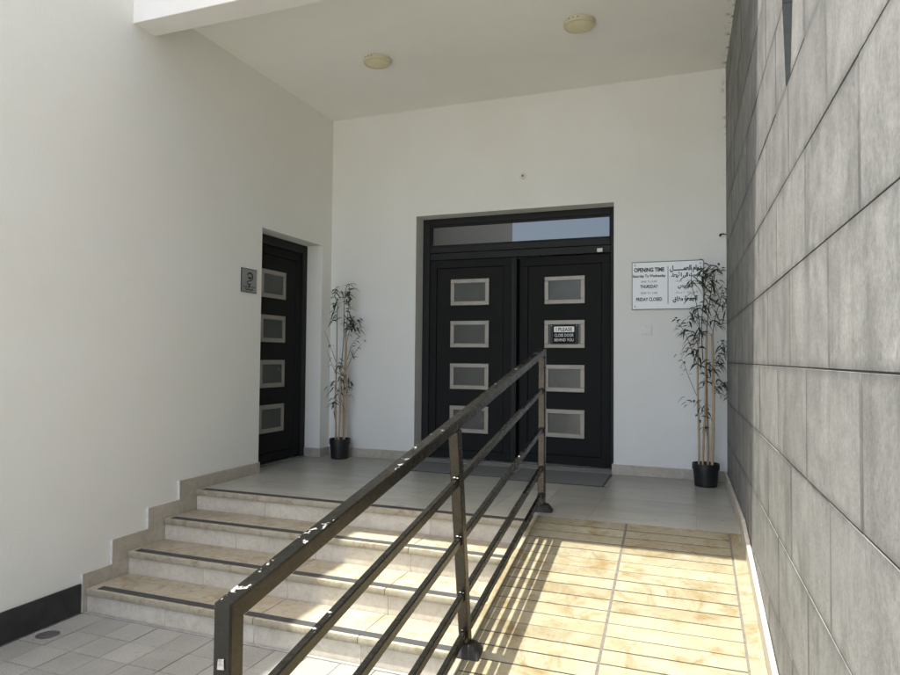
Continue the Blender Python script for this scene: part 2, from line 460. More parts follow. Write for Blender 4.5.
for i in range(4):
    y = YS - T_ * i; z = -R_ * i
    box(bm, 0.03, XS - 0.003, y + 0.051, y + T_ + 0.05 if i else -1.72, GZ - 0.05, z - 0.043)
obj('core', bm, M['conc'], st)

# ------------------------------------------------------------------ landing
bm = BM()
xs = [0.0, 0.36, 1.03, 1.69, 2.35, 2.656, 3.02, 3.69, 4.02]
yy = [YS + 0.1015, -1.03, -0.36, 0.30]
for xa, xb in zip(xs, xs[1:]):
    for ya, yb in zip(yy, yy[1:]):
        y0 = ya
        if xa > 2.6 and ya == yy[0]: y0 = YR
        if xa < 0.1: xa2 = -0.30
        else: xa2 = xa
        box(bm, xa2 + 0.0005, xb - 0.0005, y0 + 0.0005, yb - 0.0005, -0.04, 0, 0.0008)
structure('landing', bm, M['landing'])
bm = BM(); box(bm, -0.28, 4.0, -1.69, 0.28, GZ - 0.05, -0.0405)
structure('landing_base', bm, M['conc'])

# ------------------------------------------------------------------ ramp
bm = BM()
def rampbox(bm, xa, xb, ya, yb, t0, t1, bev, mi):
    c = []
    for t in (t0, t1):
        for (x, y) in ((xa, ya), (xb, ya), (xb, yb), (xa, yb)):
            X, Y = sk(x, y); c.append((X, Y, rz(y) + t))
    prism8(bm, c, bev, 1, mi)
XR0, XR1 = 2.640, 3.918
# body
c = []
for (x, y, z) in ((XR0 + .004, YE, GZ - .05), (XR1 - .004, YE, GZ - .05), (XR1 - .004, YR - .005, GZ - .05), (XR0 + .004, YR - .005, GZ - .05)):
    c.append((*sk(x, y), z))
for (x, y) in ((XR0 + .004, YE), (XR1 - .004, YE), (XR1 - .004, YR - .005), (XR0 + .004, YR - .005)):
    c.append((*sk(x, y), rz(y) - .0018))
prism8(bm, c, 0, 1, 1)
cols = [(XR0, 2.672), (2.675, 3.238), (3.252, 3.842), (3.853, XR1)]
pitch = 0.1035; n = int((YR - YE) / pitch)
y = YR - 0.003; i = 0
while y - pitch > YE:
    wide = (i % 6 == 5)
    for ci, (xa, xb) in enumerate(cols):
        if ci in (0, 3):
            continue
        g = 0.0085 if not wide else 0.002
        dz = random.uniform(-0.0005, 0.0005)
        rampbox(bm, xa, xb, y - pitch + g / 2, y - g / 2, -0.02 + dz, dz, 0.0007, 0)
    y -= pitch; i += 1
yq = YR - 0.003
while yq - 0.62 > YE - 0.5:
    for ci in (0, 3):
        xa, xb = cols[ci]
        rampbox(bm, xa, xb, max(yq - 0.62, YE) + .001, yq - .001, -0.02, 0.0012, 0.0015, 0)
    yq -= 0.62
# grout in the long joints
for xa, xb, h in ((3.2375, 3.2525, -0.0008), (3.8415, 3.8535, -0.0011), (2.6715, 2.6755, -0.0014)):
    rampbox(bm, xa, xb, YE, YR - .004, -0.018, h, 0, 2)
structure('ramp', bm, [M['ramp'], M['groove'], M['grout']])

# ------------------------------------------------------------------ building
bld = thing('building', 'white rendered building with covered entrance, charcoal doors and two ceiling lamps', 'building', (0, 0, 0))
BH = 7.25; YF = -7.0
# side wall (left) with a doorway
bm = BM()
box(bm, -0.30, 0, YF, YL0, GZ - 0.1, BH)
box(bm, -0.30, 0, YL0, YL1, HL, BH)
box(bm, -0.30, 0, YL1, -0.0005, GZ - .1, BH)
box(bm, -6.0, -0.3005, YF, YF + 0.3, GZ - .1, BH); box(bm, -6.0, -5.7, YF + .3005, 5.0, GZ - .1, BH); box(bm, -5.6995, 4.05, 4.7, 5.0, GZ - .1, BH)
obj('side_wall', bm, M['wall_side'], bld)
# back wall with the entrance
bm = BM()
box(bm, -0.30, XD0, 0, 0.32, -0.0402, BH)
box(bm, XD1, 4.05, 0, 0.32, -0.0402, BH)
box(bm, XD0, XD1, 0, 0.32, HD, BH)
box(bm, XD0 - .2, XD1 + .2, 0.3205, 0.37, -.04, HD + .2)
box(bm, -0.36, -0.3005, -1.5, 0.1, -.04, HL + .2)
obj('back_wall', bm, M['wall_back'], bld)
bm = BM(); box(bm, -6.0, 4.05, YF, 5.0, BH + .001, BH + 0.25)
for v in bm.verts:
    if v.co.x > 0 and v.co.y < 0: v.co.y = v.co.y
bm.free()
bm = BM()
box(bm, -6.0, 0.06, YF - .06, 5.0, BH + .001, BH + 0.22)
box(bm, 0.0605, 4.05, -2.5, 5.0, BH + .001, BH + 0.22)
obj('roof', bm, M['beam'], bld)
# canopy: ceiling slab, beam, wall over it
bm = BM(); box(bm, 0.0, 3.990, -2.512, -0.0, HC, HC + .25)
cano = obj('ceiling', bm, M['ceiling'], bld)
bm = BM(); box(bm, 0.0, 4.05, -2.715, -2.5125, 3.370, BH, 0.004)
obj('beam', bm, M['beam'], bld)

# skirtings
bm = BM(); SK = 0.092
def skirt_run(bm, x0, x1, y0, y1, z0, z1, step=0.62, axis=0):
    a, b = (x0, x1) if axis == 0 else (y0, y1)
    t = a
    while t < b - 1e-4:
        e = min(t + step, b)
        if axis == 0: box(bm, t + .0006, e - .0006, y0, y1, z0, z1, 0.002)
        else: box(bm, x0, x1, t + .0006, e - .0006, z0, z1, 0.002)
        t = e
for runs in ([(0.0165, XD0 + .016, -0.016, -0.0003, 0), (XD0 + .0003, XD0 + .016, 0.0, 0.17, 1)],
             [(XD1 - .016, 3.92, -0.016, -0.0003, 0), (XD1 - 0.016, XD1 - .0003, 0.0, 0.17, 1)],
             [(0.0003, 0.016, YL1, -0.0165, 1), (-0.20, 0.016, YL1 - 0.0163, YL1 - .0003, 0)]):
    bm = BM()
    for (xa, xb, ya, yb, ax) in runs: skirt_run(bm, xa, xb, ya, yb, 0.0005, SK, axis=ax)
    obj('skirting', bm, M['skirt'], bld)
# stepped skirting beside the steps
bm = BM()
out = [(YL0, 0.001), (YL0, 0.099), (-2.190, 0.099)]
lv = [-0.043, -0.190, -0.352]; yv = [-2.190, -2.491, -2.795, -3.020]
for q in range(3):
    out += [(yv[q], lv[q]), (yv[q + 1], lv[q])]
out += [(-3.020, GZ + .001)]
inner = [(-2.98, GZ + .001), (-2.98, -0.47), (-2.67, -0.47), (-2.67, -0.32), (-2.34, -0.32), (-2.34, -0.17), (-2.0, -0.17), (-2.0, 0.001)]
# one convex strip per run so every piece is a cut stone
segs = []
segs.append([(YL0, -.05), (YL0, .099), (-2.19, .099), (-2.09, -.05)])
bm2 = BM()
pieces = [((YL0, -1.70), .099, -.04), ((-1.70, -2.19), .099, -.20)]
for (ya, yb), zt, zb in pieces: box(bm, 0.0003, 0.0205, yb + .0006, ya - .0006, zb, zt, 0.0022)
for (ya, yb), zt, zb in (((-2.19, -2.491), -.043, -.36), ((-2.491, -2.795), -.190, -.50), ((-2.795, -3.020), -.352, GZ + .001)):
    box(bm, 0.0003, 0.0205, yb + .0006, ya - .0006, zb, zt, 0.0022)
bm2.free()
for q, (yf, zt, zb) in enumerate(((-2.1905, .097, -.0435), (-2.4915, -.045, -.1905), (-2.7955, -.192, -.3525), (-3.0205, -.354, -.418))):
    box(bm, 0.0005, 0.0195, yf - .0016, yf, zb, zt, 0, 1, 1)
obj('stepped_skirting', bm, [M['skirt'], M['skirt_edge']], bld)
bm = BM(); box(bm, 0.0003, 0.013, YF, -3.0225, GZ + 0.004, -0.413, 0.003)
obj('painted_skirting', bm, M['darkskirt'], bld, label='charcoal painted skirting at the street end of the side wall')

# ------------------------------------------------------------------ doors
def window_parts(parent, x0, x1, z0, z1, y, conv=None):
    bmf = BM(); frame_rect(bmf, x0, x1, z0, z1, y - 0.016, 0.042, 0.016, 0.003)
    bmp = BM(); box(bmp, x0 + 0.040, x1 - 0.040, y - 0.004, y - 0.001, z0 + 0.040, z1 - 0.040)
    if conv: conv(bmf); conv(bmp)
    obj('window_frame', bmf, M['nickel'], parent); obj('window_pane', bmp, M['pane'], parent)

def panel_leaf(bm, x0, x1, z0, z1, y, rail=0.075):
    """leaf: outer stile frame, small rebate, set-back field with a fine groove"""
    box(bm, x0, x1, y, y + 0.05, z1 - rail, z1, 0.003)
    box(bm, x0, x1, y, y + 0.05, z0, z0 + rail, 0.003)
    box(bm, x0, x0 + rail, y, y + 0.05, z0 + rail, z1 - rail, 0.003)
    box(bm, x1 - rail, x1, y, y + 0.05, z0 + rail, z1 - rail, 0.003)
    box(bm, x0 + rail + .004, x1 - rail - .004, y + 0.008, y + 0.05, z0 + rail + .004, z1 - rail - .004, 0.003)

DY = 0.18
def q(x): return 3.69 + (x - 3.69) * 1.0047
def qz(z): return 1.05 + (z - 1.05) * 1.0047
bm = BM()
box(bm, XD0 + .001, q(1.086), DY, DY + .09, 0.001, HD - .001, .004)
box(bm, q(2.935), XD1 - .001, DY, DY + .09, 0.001, HD - .001, .004)
box(bm, q(1.0865), q(2.9345), DY, DY + .09, qz(2.426), HD - .001, .004)
box(bm, q(1.0865), q(2.9345), DY, DY + .09, qz(2.135), qz(2.203), .004)
box(bm, q(1.0865), q(2.9345), DY + .014, DY + .09, qz(2.062), qz(2.134), .004)
frame_rect(bm, q(1.0868), q(2.9342), qz(2.2035), qz(2.4255), DY + .012, .014, .03, .002)
door = obj('entrance_door', bm, M['doorframe'], bld)
bm = BM(); box(bm, q(1.0862), q(2.9348), DY + .040, DY + .048, qz(2.2032), qz(2.4258)); obj('transom_pane', bm, M['transom'], door)
zb = 0.022
bm = BM(); panel_leaf(bm, q(1.078), q(1.962), zb, qz(2.058), DY + .022, .080); obj('door_leaf', bm, M['door'], door)
# meeting stile cover
bm = BM(); box(bm, q(1.9635), q(2.018), DY + .008, DY + .06, zb, qz(2.058), .004); box(bm, q(1.978), q(2.004), DY + .001, DY + .0075, zb, qz(2.055), .003); obj('meeting_stile', bm, M['doorframe'], door)
# right leaf stands slightly ajar, hinged on its right edge
bm = BM(); panel_leaf(bm, q(2.030), q(2.932), zb, qz(2.056), DY + .024, .085)
hx, hy = q(2.932), DY + .03
AJ = Matrix.Translation((hx, hy, 0)) @ Matrix.Rotation(math.radians(-3.6), 4, 'Z') @ Matrix.Translation((-hx, -hy, 0))
def aj(b_): bmesh.ops.transform(b_, matrix=AJ, verts=b_.verts)
aj(bm); obj('door_leaf', bm, M['door'], door)
bm = BM(); box(bm, q(1.08), q(2.93), .3135, .3185, 0.02, qz(2.06)); obj('inner_shade', bm, M['signblack'], door)
wz = [(1.587, 1.857), (1.156, 1.428), (.730, .993), (.288, .560)]
for z0, z1 in wz:
    window_parts(door, q(1.317), q(1.731), qz(z0), qz(z1), DY + .029)
    window_parts(door, q(2.289), q(2.688), qz(z0 - .002), qz(z1 - .002), DY + .031, aj)
bm = BM(); box(bm, XD0 + .02, XD1 - .02, DY - .03, DY + .03, .0008, .014, .003); obj('threshold', bm, M['sill'], door)
bm = BM(); box(bm, q(2.806), q(2.860), DY - .003, DY + .010, qz(2.068), qz(2.105), .003); obj('maker_plate', bm, M['white'], door)

# side door: modelled facing -Y then turned to face +X
side = None
bm = BM(); a0, a1 = YL0, YL1
box(bm, a0 + .001, a0 + .085, DY, DY + .09, .001, HL - .001, .004); box(bm, a1 - .085, a1 - .001, DY, DY + .09, .001, HL - .001, .004)
box(bm, a0 + .085, a1 - .085, DY, DY + .09, HL - .09, HL - .001, .004)
swap_to_side(bm); side = obj('side_door', bm, M['doorframe'], bld)
bm = BM(); panel_leaf(bm, a0 + .088, a1 - .088, .022, HL - .093, DY + .022, .085); swap_to_side(bm); obj('door_leaf', bm, M['door'], side)
for z0, z1 in [(1.618, 1.890), (1.185, 1.450), (.744, 1.012), (.306, .577)]:
    window_parts(side, -.95, -.548, z0, z1, DY + .029, swap_to_side)
bm = BM(); box(bm, a0 + .02, a1 - .02, DY - .02, DY + .03, .0008, .013, .003); swap_to_side(bm); obj('threshold', bm, M['sill'], side)

# ------------------------------------------------------------------ stone wall on the right
sw = thing('stone_wall', 'tall grey stone clad wall with a narrow slit beside the ramp', 'wall', (wx(-3), -3, GZ))
P_ = 0.337; Z0 = 0.018
def slit(z):
    """y range of the slit at height z, None below it"""
    if z < 2.042 or z > 6.085: return None
    if z < 2.38: t = (z - 2.04) / .34; return (-3.66 - .08 * t, -3.552 + .075 * t)
    t = min(1, (z - 2.38) / .34); return (-3.74 - .03 * t, -3.477 + .05 * t)
bm = BM()
def slab(bm, ya, yb, ya2, yb2, z0, z1):
    lip = random.uniform(-.0012, .0012); tl = random.uniform(-.0007, .0007)
    c = []
    for z, (p0, p1), dl in ((z0, (ya, yb), -tl), (z1, (ya2, yb2), tl)):
        f0 = wx(p0) + lip + dl; f1 = wx(p1) + lip + dl + random.uniform(-.0005, .0005)
        c += [(f0, p0, z), (wx(p0) + .045, p0, z), (wx(p1) + .045, p1, z), (f1, p1, z)]
    prism8(bm, c, 0.0008, 1)
g = 0.0046
for r in range(-2, 41):  # upper courses lie out of view, height raised to cut skylight on the side wall
    z0 = Z0 + P_ * r; z1 = z0 + P_
    off = -2.945 if r % 2 == 1 else -3.272
    if r == 0 or r % 2 == 0: off = -2.958 if False else off
    k0 = off + 0.655 * 5
    edges = [k0 - .655 * i for i in range(16)]
    edges = [e + random.uniform(-.006, .006) for e in edges if -9.2 < e < -0.08]
    edges = [0.0] + edges + [-9.3]
    for y1, y0 in zip(edges, edges[1:]):
        zm0, zm1 = z0 + g / 2, z1 - g / 2
        s0, s1 = slit(z0 + .01), slit(z1 - .01)
        if s0 and y0 < s0[0] + .2 and y1 > s1[1] - .2 and not (y1 < s1[0] or y0 > s1[1]):
            if s0[1] < y1 - .03: slab(bm, s0[1], y1 - g / 2, s1[1], y1 - g / 2, zm0, zm1)
            if y0 < s0[0] - .03: slab(bm, y0 + g / 2, s0[0], y0 + g / 2, s1[0], zm0, zm1)
        else:
            slab(bm, y0 + g / 2, y1 - g / 2, y0 + g / 2, y1 - g / 2, zm0, zm1)
obj('cladding', bm, M['slab'], sw)
bm = BM()
def back(bm, y0, y1, z0, z1):
    prism8(bm, [(wx(y0) + .0022, y0, z0), (wx(y0) + 5, y0, z0), (wx(y1) + 5, y1, z0), (wx(y1) + .0022, y1, z0),
                (wx(y0) + .0022, y0, z1), (wx(y0) + 5, y0, z1), (wx(y1) + 5, y1, z1), (wx(y1) + .0022, y1, z1)], 0)
back(bm, -9.3, -3.78, GZ - .1, 13.8); back(bm, -3.42, 3.0, GZ - .1, 13.8); back(bm, -3.78, -3.42, GZ - .1, 2.035); back(bm, -3.78, -3.42, 6.09, 13.8)
obj('core', bm, M['joint'], sw)
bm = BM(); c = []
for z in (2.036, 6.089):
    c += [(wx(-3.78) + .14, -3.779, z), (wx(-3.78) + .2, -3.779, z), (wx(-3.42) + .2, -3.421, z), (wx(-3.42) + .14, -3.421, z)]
prism8(bm, c); obj('slit_back', bm, M['shade_tone'], sw)
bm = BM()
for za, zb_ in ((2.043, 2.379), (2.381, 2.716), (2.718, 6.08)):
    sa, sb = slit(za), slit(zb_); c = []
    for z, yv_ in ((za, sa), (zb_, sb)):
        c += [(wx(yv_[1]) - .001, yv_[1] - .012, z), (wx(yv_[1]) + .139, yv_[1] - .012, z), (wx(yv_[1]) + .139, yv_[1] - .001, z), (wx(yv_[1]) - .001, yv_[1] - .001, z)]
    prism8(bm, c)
obj('slit_jamb_shade', bm, M['shade_tone'], sw)  # thin dark facing that paints the far jamb as shaded
# skirting at its foot: level by the landing, sloping with the ramp
bm = BM()
def skr(y0, y1, f, mi=0):
    c = []
    for t in (0.0005, SK):
        for (y, dx) in ((y0, -.026), (y0, -.004), (y1, -.004), (y1, -.026)):
            c.append((wx(y) + dx, y, f(y) + t))
    prism8(bm, c, .002, 1, mi)
t = -0.02
while t > YR + .01:
    e = max(t - .6, YR); skr(e + .0006, t - .0006, lambda y: 0.0); t = e
t = YR
while t > YE:
    e = max(t - .6, YE); skr(e + .0006, t - .0006, rz); t = e
obj('skirting', bm, M['skirt'], sw)

# ------------------------------------------------------------------ handrail
hr = thing('handrail', 'dark bronze steel handrail with worn top rail between steps and ramp', 'handrail', (2.70, -3.3, GZ))
W_ = 0.048
def rx(y): return 2.663 + 0.0145 * (-y)
Y0, Y1 = -1.665, -4.985
def rail(z_low, h, yend, name, mat, w=W_):
    bm = BM()
    def zc(y): return z_low + SL * (y + 1.69) + h / 2
    bar(bm, (rx(Y0 + .02), Y0 - .024, zc(Y0 - .024)), (rx(yend), yend, zc(yend)), w, h, bevel=.004)
    return bm, zc
def zt(y): return 1.091 + SL * (y + 1.69)
def sweep(bm, path, w):
    """square tube with softened edges swept along a path in a vertical plane, mitred at the bends"""
    path = [Vector(p) for p in path]; rings = []
    e = .0045; prof = []
    for sx, sy in ((-1, -1), (1, -1), (1, 1), (-1, 1)):
        cx, cy = sx * (w / 2 - e), sy * (w / 2 - e)
        a0_ = {(-1, -1): 180, (1, -1): 270, (1, 1): 0, (-1, 1): 90}[(sx, sy)]
        for t_ in (0, 90): prof.append((cx + e * math.cos(math.radians(a0_ + t_)), cy + e * math.sin(math.radians(a0_ + t_))))
    for i, p in enumerate(path):
        d0 = (p - path[i - 1]).normalized() if i else (path[1] - p).normalized()
        d1 = (path[i + 1] - p).normalized() if i < len(path) - 1 else d0
        t_ = (d0 + d1).normalized(); side = Vector((1, .0145, 0)).normalized(); u = side.cross(t_).normalized()
        k_ = 1 / max(.5, t_.dot(d0))
        rings.append([bm.verts.new(p + side * a_ + u * b_ * k_) for a_, b_ in prof])
    n_ = len(prof)
    for r0, r1 in zip(rings, rings[1:]):
        for j in range(n_): bm.faces.new((r0[j], r0[(j + 1) % n_], r1[(j + 1) % n_], r1[j]))
    bm.faces.new(rings[0][::-1]); bm.faces.new(rings[-1])
    bmesh.ops.recalc_face_normals(bm, faces=bm.faces[:])
bm = BM(); pth = [(rx(Y0), Y0 - .0245, zt(Y0 - .0245)), (rx(Y1 + .012), Y1 + .012, zt(Y1 + .012))]
pth[-1] = (rx(Y1), Y1, zt(Y1)); ye_ = Y1; ze_ = zt(Y1)
pth.append((rx(Y1), Y1, GZ))
sweep(bm, pth, .047)
dark_tops(obj('top_rail', bm, M['bronze'], hr, 25))
rails = []
for zl in (.812, .541, .275, .092):
    bm, zc = rail(zl, .036, Y1 + .024, 'mid_rail', None, .027)
    dark_tops(obj('mid_rail', bm, M['bronze'], hr, 30), 'bronze_dark'); rails.append(zc)
# posts
def post(bot, top, name='post'):
    bm = BM(); bar(bm, bot, top, W_, W_, up=(0, 1, 0), bevel=.005); return obj(name, bm, M['bronze'], hr, 30)
ptf = post((rx(Y0), Y0, -.001), (rx(Y0), Y0, 1.118))
ym_b, ym_t = -3.322, -3.505
ptm = post((rx(ym_b), ym_b, rz(ym_b) - .002), (rx(ym_t), ym_t + .004, zt(ym_t) - .026))
# foot covers: squat tapered blocks on the ramp side of the posts
for (yc, zz) in ((Y0, 0.0), (ym_b - .01, rz(ym_b - .01))):
    bm = BM(); x0 = rx(yc)
    c = [(x0 - .045, yc - .06, zz + SL * -.06 * (zz < 0)), (x0 + .085, yc - .055, zz + SL * -.06 * (zz < 0)), (x0 + .075, yc + .055, zz + SL * .06 * (zz < 0)), (x0 - .045, yc + .06, zz + SL * .06 * (zz < 0)),
         (x0 - .032, yc - .035, zz + .05), (x0 + .048, yc - .03, zz + .045), (x0 + .045, yc + .03, zz + .05), (x0 - .032, yc + .035, zz + .055)]
    prism8(bm, c, .009, 2)
    obj('foot_cover', bm, M['cover'], ptf if zz == 0 else ptm, 40)
# weld beads
def bead(x, y, z, r):
    bm = BM(); bmesh.ops.create_icosphere(bm, subdivisions=1, radius=r, matrix=Matrix.Translation((x, y, z)) @ Matrix.Diagonal((1.5, 1, .6, 1))); obj('weld', bm, M['weld'], hr, 60)
for zc in rails:
    t = -3.42 + .0
    # where the leaning post meets the rail
    yy_ = ym_b + (ym_t - ym_b) * ((zc(t) - rz(ym_b)) / (zt(ym_t) - rz(ym_b)))
    bead(rx(yy_) - .004, yy_ - .027, zc(yy_) + .020, .0065)
    bead(rx(yy_) + .010, yy_ - .027, zc(yy_) + .019, .0045)
for zc, yq_ in ((rails[1], -2.33), (rails[0], -4.55), (rails[0], -4.63)):
    bead(rx(yq_), yq_, zc(yq_) + .0205, .006)
# bare scrape on the near post
bm = BM(); prism8(bm,
        [(rx(Y1) - .008, ye_ - .0262, .378), (rx(Y1) + .010, ye_ - .0262, .380), (rx(Y1) + .010, ye_ - .0245, .380), (rx(Y1) - .008, ye_ - .0245, .378),
         (rx(Y1) - .006, ye_ - .0262, .400), (rx(Y1) + .009, ye_ - .0262, .402), (rx(Y1) + .009, ye_ - .0245, .402), (rx(Y1) - .006, ye_ - .0245, .400)])
obj('bare_patch', bm, M['bare'], hr)

# ------------------------------------------------------------------ ceiling lamps
def lamp(x, y, label):
    t = thing('ceiling_lamp', label, 'ceiling lamp', (x, y, HC), 'round lamps on the entrance ceiling')
    bm = BM(); lathe(bm, x, y, [(.112, HC - .0003), (.118, HC - .004), (.118, HC - .034), (.112, HC - .040), (.096, HC - .041), (.095, HC - .036)][::-1], 48)
    obj('housing', bm, M['lampbody'], t, 35)
    bm = BM(); lathe(bm, x, y, [(.02, HC - .0455), (.06, HC - .0445), (.088, HC - .0415), (.0955, HC - .037)], 48)
    obj('diffuser', bm, M['cream'], t, 35)
    for a in (-2.05, -1.78, -1.5):
        bm = BM(); px, py = x + .1175 * math.cos(a), y + .1175 * math.sin(a)
        bmesh.ops.create_icosphere(bm, subdivisions=1, radius=.0055, matrix=Matrix.Translation((px, py, HC - .019)))
        obj('vent_hole', bm, M['ink'], t)
lamp(1.125, -1.18, 'round yellowed ceiling lamp nearer the white side wall')
lamp(2.862, -1.236, 'round yellowed ceiling lamp nearer the grey stone wall')

# ------------------------------------------------------------------ lettering
def text_into(bm, s, x, z, size, y, mi=0, sx=1.0, align='CENTER', bold=0.0, width=None):
    cu = bpy.data.curves.new('txt', 'FONT'); cu.body = s; cu.size = size; cu.align_x = align; cu.offset = bold; cu.resolution_u = 4
    o = bpy.data.objects.new('txt', cu); COL.objects.link(o)
    dg = bpy.context.evaluated_depsgraph_get(); dg.update()
    me = bpy.data.meshes.new_from_object(o.evaluated_get(dg))
    if width and len(me.vertices):
        xsv = [v.co.x for v in me.vertices]; w = max(xsv) - min(xsv)
        if w > 0: sx = width / w
        cx = (max(xsv) + min(xsv)) / 2
        for v in me.vertices: v.co.x -= cx
    vs = [bm.verts.new((x + v.co.x * sx, y, z + v.co.y)) for v in me.vertices]
    for p in me.polygons:
        try: bm.faces.new([vs[i] for i in p.vertices]).material_index = mi
        except ValueError: pass
    bpy.data.objects.remove(o); bpy.data.meshes.remove(me); bpy.data.curves.remove(cu)

AR = {'ا': 'FE8D FE8E', 'أ': 'FE83 FE84', 'إ': 'FE87 FE88', 'ب': 'FE8F FE90 FE91 FE92', 'ة': 'FE93 FE94', 'ت': 'FE95 FE96 FE97 FE98', 'ج': 'FE9D FE9E FE9F FEA0',
      'ح': 'FEA1 FEA2 FEA3 FEA4', 'خ': 'FEA5 FEA6 FEA7 FEA8', 'د': 'FEA9 FEAA', 'ر': 'FEAD FEAE', 'س': 'FEB1 FEB2 FEB3 FEB4', 'ص': 'FEB9 FEBA FEBB FEBC',
      'ع': 'FEC9 FECA FECB FECC', 'غ': 'FECD FECE FECF FED0', 'ق': 'FED5 FED6 FED7 FED8', 'ل': 'FEDD FEDE FEDF FEE0', 'م': 'FEE1 FEE2 FEE3 FEE4',
      'و': 'FEED FEEE', 'ى': 'FEEF FEF0', 'ي': 'FEF1 FEF2 FEF3 FEF4', 'ء': 'FE80', 'ـ': '0640 0640 0640 0640'}
def arabic(s):
    """join the letters (presentation forms) and lay them out right to left"""
    out = []
    for w in s.split(' '):
        r = []; prev = False; i = 0
        while i < len(w):
            ch = w[i]
            if ch not in AR: r.append(ch); prev = False; i += 1; continue
            if ch == 'ل' and i + 1 < len(w) and w[i + 1] in 'اأ':
                base = 0xFEFB if w[i + 1] == 'ا' else 0xFEF7
                r.append(chr(base + (1 if prev else 0))); prev = False; i += 2; continue
            f = AR[ch].split(); dual = len(f) == 4
            nxt = i + 1 < len(w) and w[i + 1] in AR and w[i + 1] != 'ء' and dual
            idx = (3 if nxt else 1) if prev else (2 if nxt else 0)
            r.append(chr(int(f[min(idx, len(f) - 1)], 16))); prev = nxt; i += 1
        out.append(''.join(r[::-1]))
    return ' '.join(out[::-1])

# opening hours sign
sg = thing('opening_hours_sign', 'white opening hours sign in English and Arabic on the back wall', 'sign', (3.45, 0, 1.715))
SX0, SX1, SZ0, SZ1 = 3.147, 3.748, 1.504, 1.926
bm = BM(); box(bm, SX0, SX1, -.012, -.0055, SZ0, SZ1, .0015); obj('panel', bm, M['acrylic'], sg)
bm = BM()
for a, b_ in ((SX0 - .004, SX0 - .0003), (SX1 + .0003, SX1 + .004)): box(bm, a, b_, -.0135, -.004, SZ0 - .004, SZ1 + .004)
box(bm, SX0 - .0003, SX1 + .0003, -.0135, -.004, SZ1 + .0003, SZ1 + .004); box(bm, SX0 - .0003, SX1 + .0003, -.0135, -.004, SZ0 - .004, SZ0 - .0003)
obj('edge_trim', bm, M['inkgrey'], sg)
for x, z in ((SX0 + .022, SZ1 - .024), (SX1 - .022, SZ1 - .024), (SX0 + .022, SZ0 + .024), (SX1 - .022, SZ0 + .024)):
    bm = BM(); bmesh.ops.create_cone(bm, cap_ends=True, segments=16, radius1=.010, radius2=.008, depth=.008, matrix=Matrix.Translation((x, -.0150, z)) @ Matrix.Rotation(math.pi / 2, 4, 'X'))
    bmesh.ops.create_cone(bm, cap_ends=True, segments=12, radius1=.006, radius2=.006, depth=.0115, matrix=Matrix.Translation((x, -.00575, z)) @ Matrix.Rotation(math.pi / 2, 4, 'X'))
    obj('screw', bm, M['steel'], sg, 40)
bm = BM(); LY = -.0126; xl, xr_ = 3.293, 3.603
text_into(bm, 'OPENING TIME', xl, 1.842, .049, LY, 0, width=.262, bold=.0022)
text_into(bm, 'Saturday To Wednesday', xl, 1.792, .034, LY, 0, width=.285, bold=.001)
text_into(bm, '8:00 To 5:00', xl, 1.744, .025, LY, 1, width=.135)
text_into(bm, 'THURSDAY', xl, 1.694, .039, LY, 0, width=.155, bold=.0014)
text_into(bm, '8:00 To 2:00', xl, 1.641, .025, LY, 1, width=.14)
text_into(bm, 'FRIDAY CLOSED', xl, 1.578, .041, LY, 0, width=.225, bold=.0014)
text_into(bm, arabic('دوام العمـــــــل'), xr_, 1.846, .058, LY, 0, width=.265, bold=.0026)
text_into(bm, arabic('السبت الى الأربعاء'), xr_, 1.790, .044, LY, 0, width=.25, bold=.0026)
text_into(bm, arabic('٧ صباحا - ٦ مساء'), xr_ + .01, 1.744, .028, LY, 1, width=.185)
text_into(bm, arabic('الخميس'), xr_, 1.694, .052, LY, 0, width=.13, bold=.0026)
text_into(bm, arabic('٧ صباحا - ١ مساء'), xr_ + .01, 1.641, .028, LY, 1, width=.185)
text_into(bm, arabic('الجمعة مغلق'), xr_ - .005, 1.575, .054, LY, 0, width=.205, bold=.0026)
box(bm, 3.4525, 3.4575, LY - .0002, LY + .0004, 1.548, 1.884)
obj('lettering', bm, [M['ink'], M['inkgrey']], sg)

# door notice, an acrylic plate fixed over the second pane of the right leaf
dn = thing('door_notice', 'black and white please close door notice on a door pane', 'notice', (q(2.487), DY, 1.29))
nx0, nx1, nz0, nz1 = q(2.352), q(2.620), qz(1.190), qz(1.385)
yn = DY + .012
bm = BM(); box(bm, nx0, nx1, yn, yn + .004, nz0, nz1, .001); aj(bm); obj('clear_plate', bm, M['clear'], dn)
bm = BM(); box(bm, nx0 + .026, nx1 - .022, yn - .0015, yn - .0003, nz0 + .010, nz1 - .012); aj(bm); obj('black_panel', bm, M['signblack'], dn)
bm = BM(); bx = (nx0 + nx1) / 2 + .002; ly = yn - .0026
def rrect(bm, x0, x1, z0, z1, r, y, mi):
    pts = []
    for cx, cz, a0_ in ((x1 - r, z1 - r, 0), (x0 + r, z1 - r, 90), (x0 + r, z0 + r, 180), (x1 - r, z0 + r, 270)):
        for t_ in range(5): a = math.radians(a0_ + t_ * 22.5); pts.append((cx + r * math.cos(a), y, cz + r * math.sin(a)))
    bm.faces.new([bm.verts.new(p) for p in pts]).material_index = mi
rrect(bm, nx0 + .036, nx1 - .032, nz1 - .078, nz1 - .022, .009, ly, 0)
text_into(bm, '! PLEASE', bx, nz1 - .067, .048, ly - .0006, 1, width=.160, bold=.0010)
text_into(bm, 'CLOSE DOOR', bx, nz1 - .121, .040, ly, 0, width=.190, bold=.0003)
text_into(bm, 'BEHIND YOU', bx, nz1 - .166, .040, ly, 0, width=.190, bold=.0003)
aj(bm); obj('lettering', bm, [M['signwhite'], M['ink']], dn)
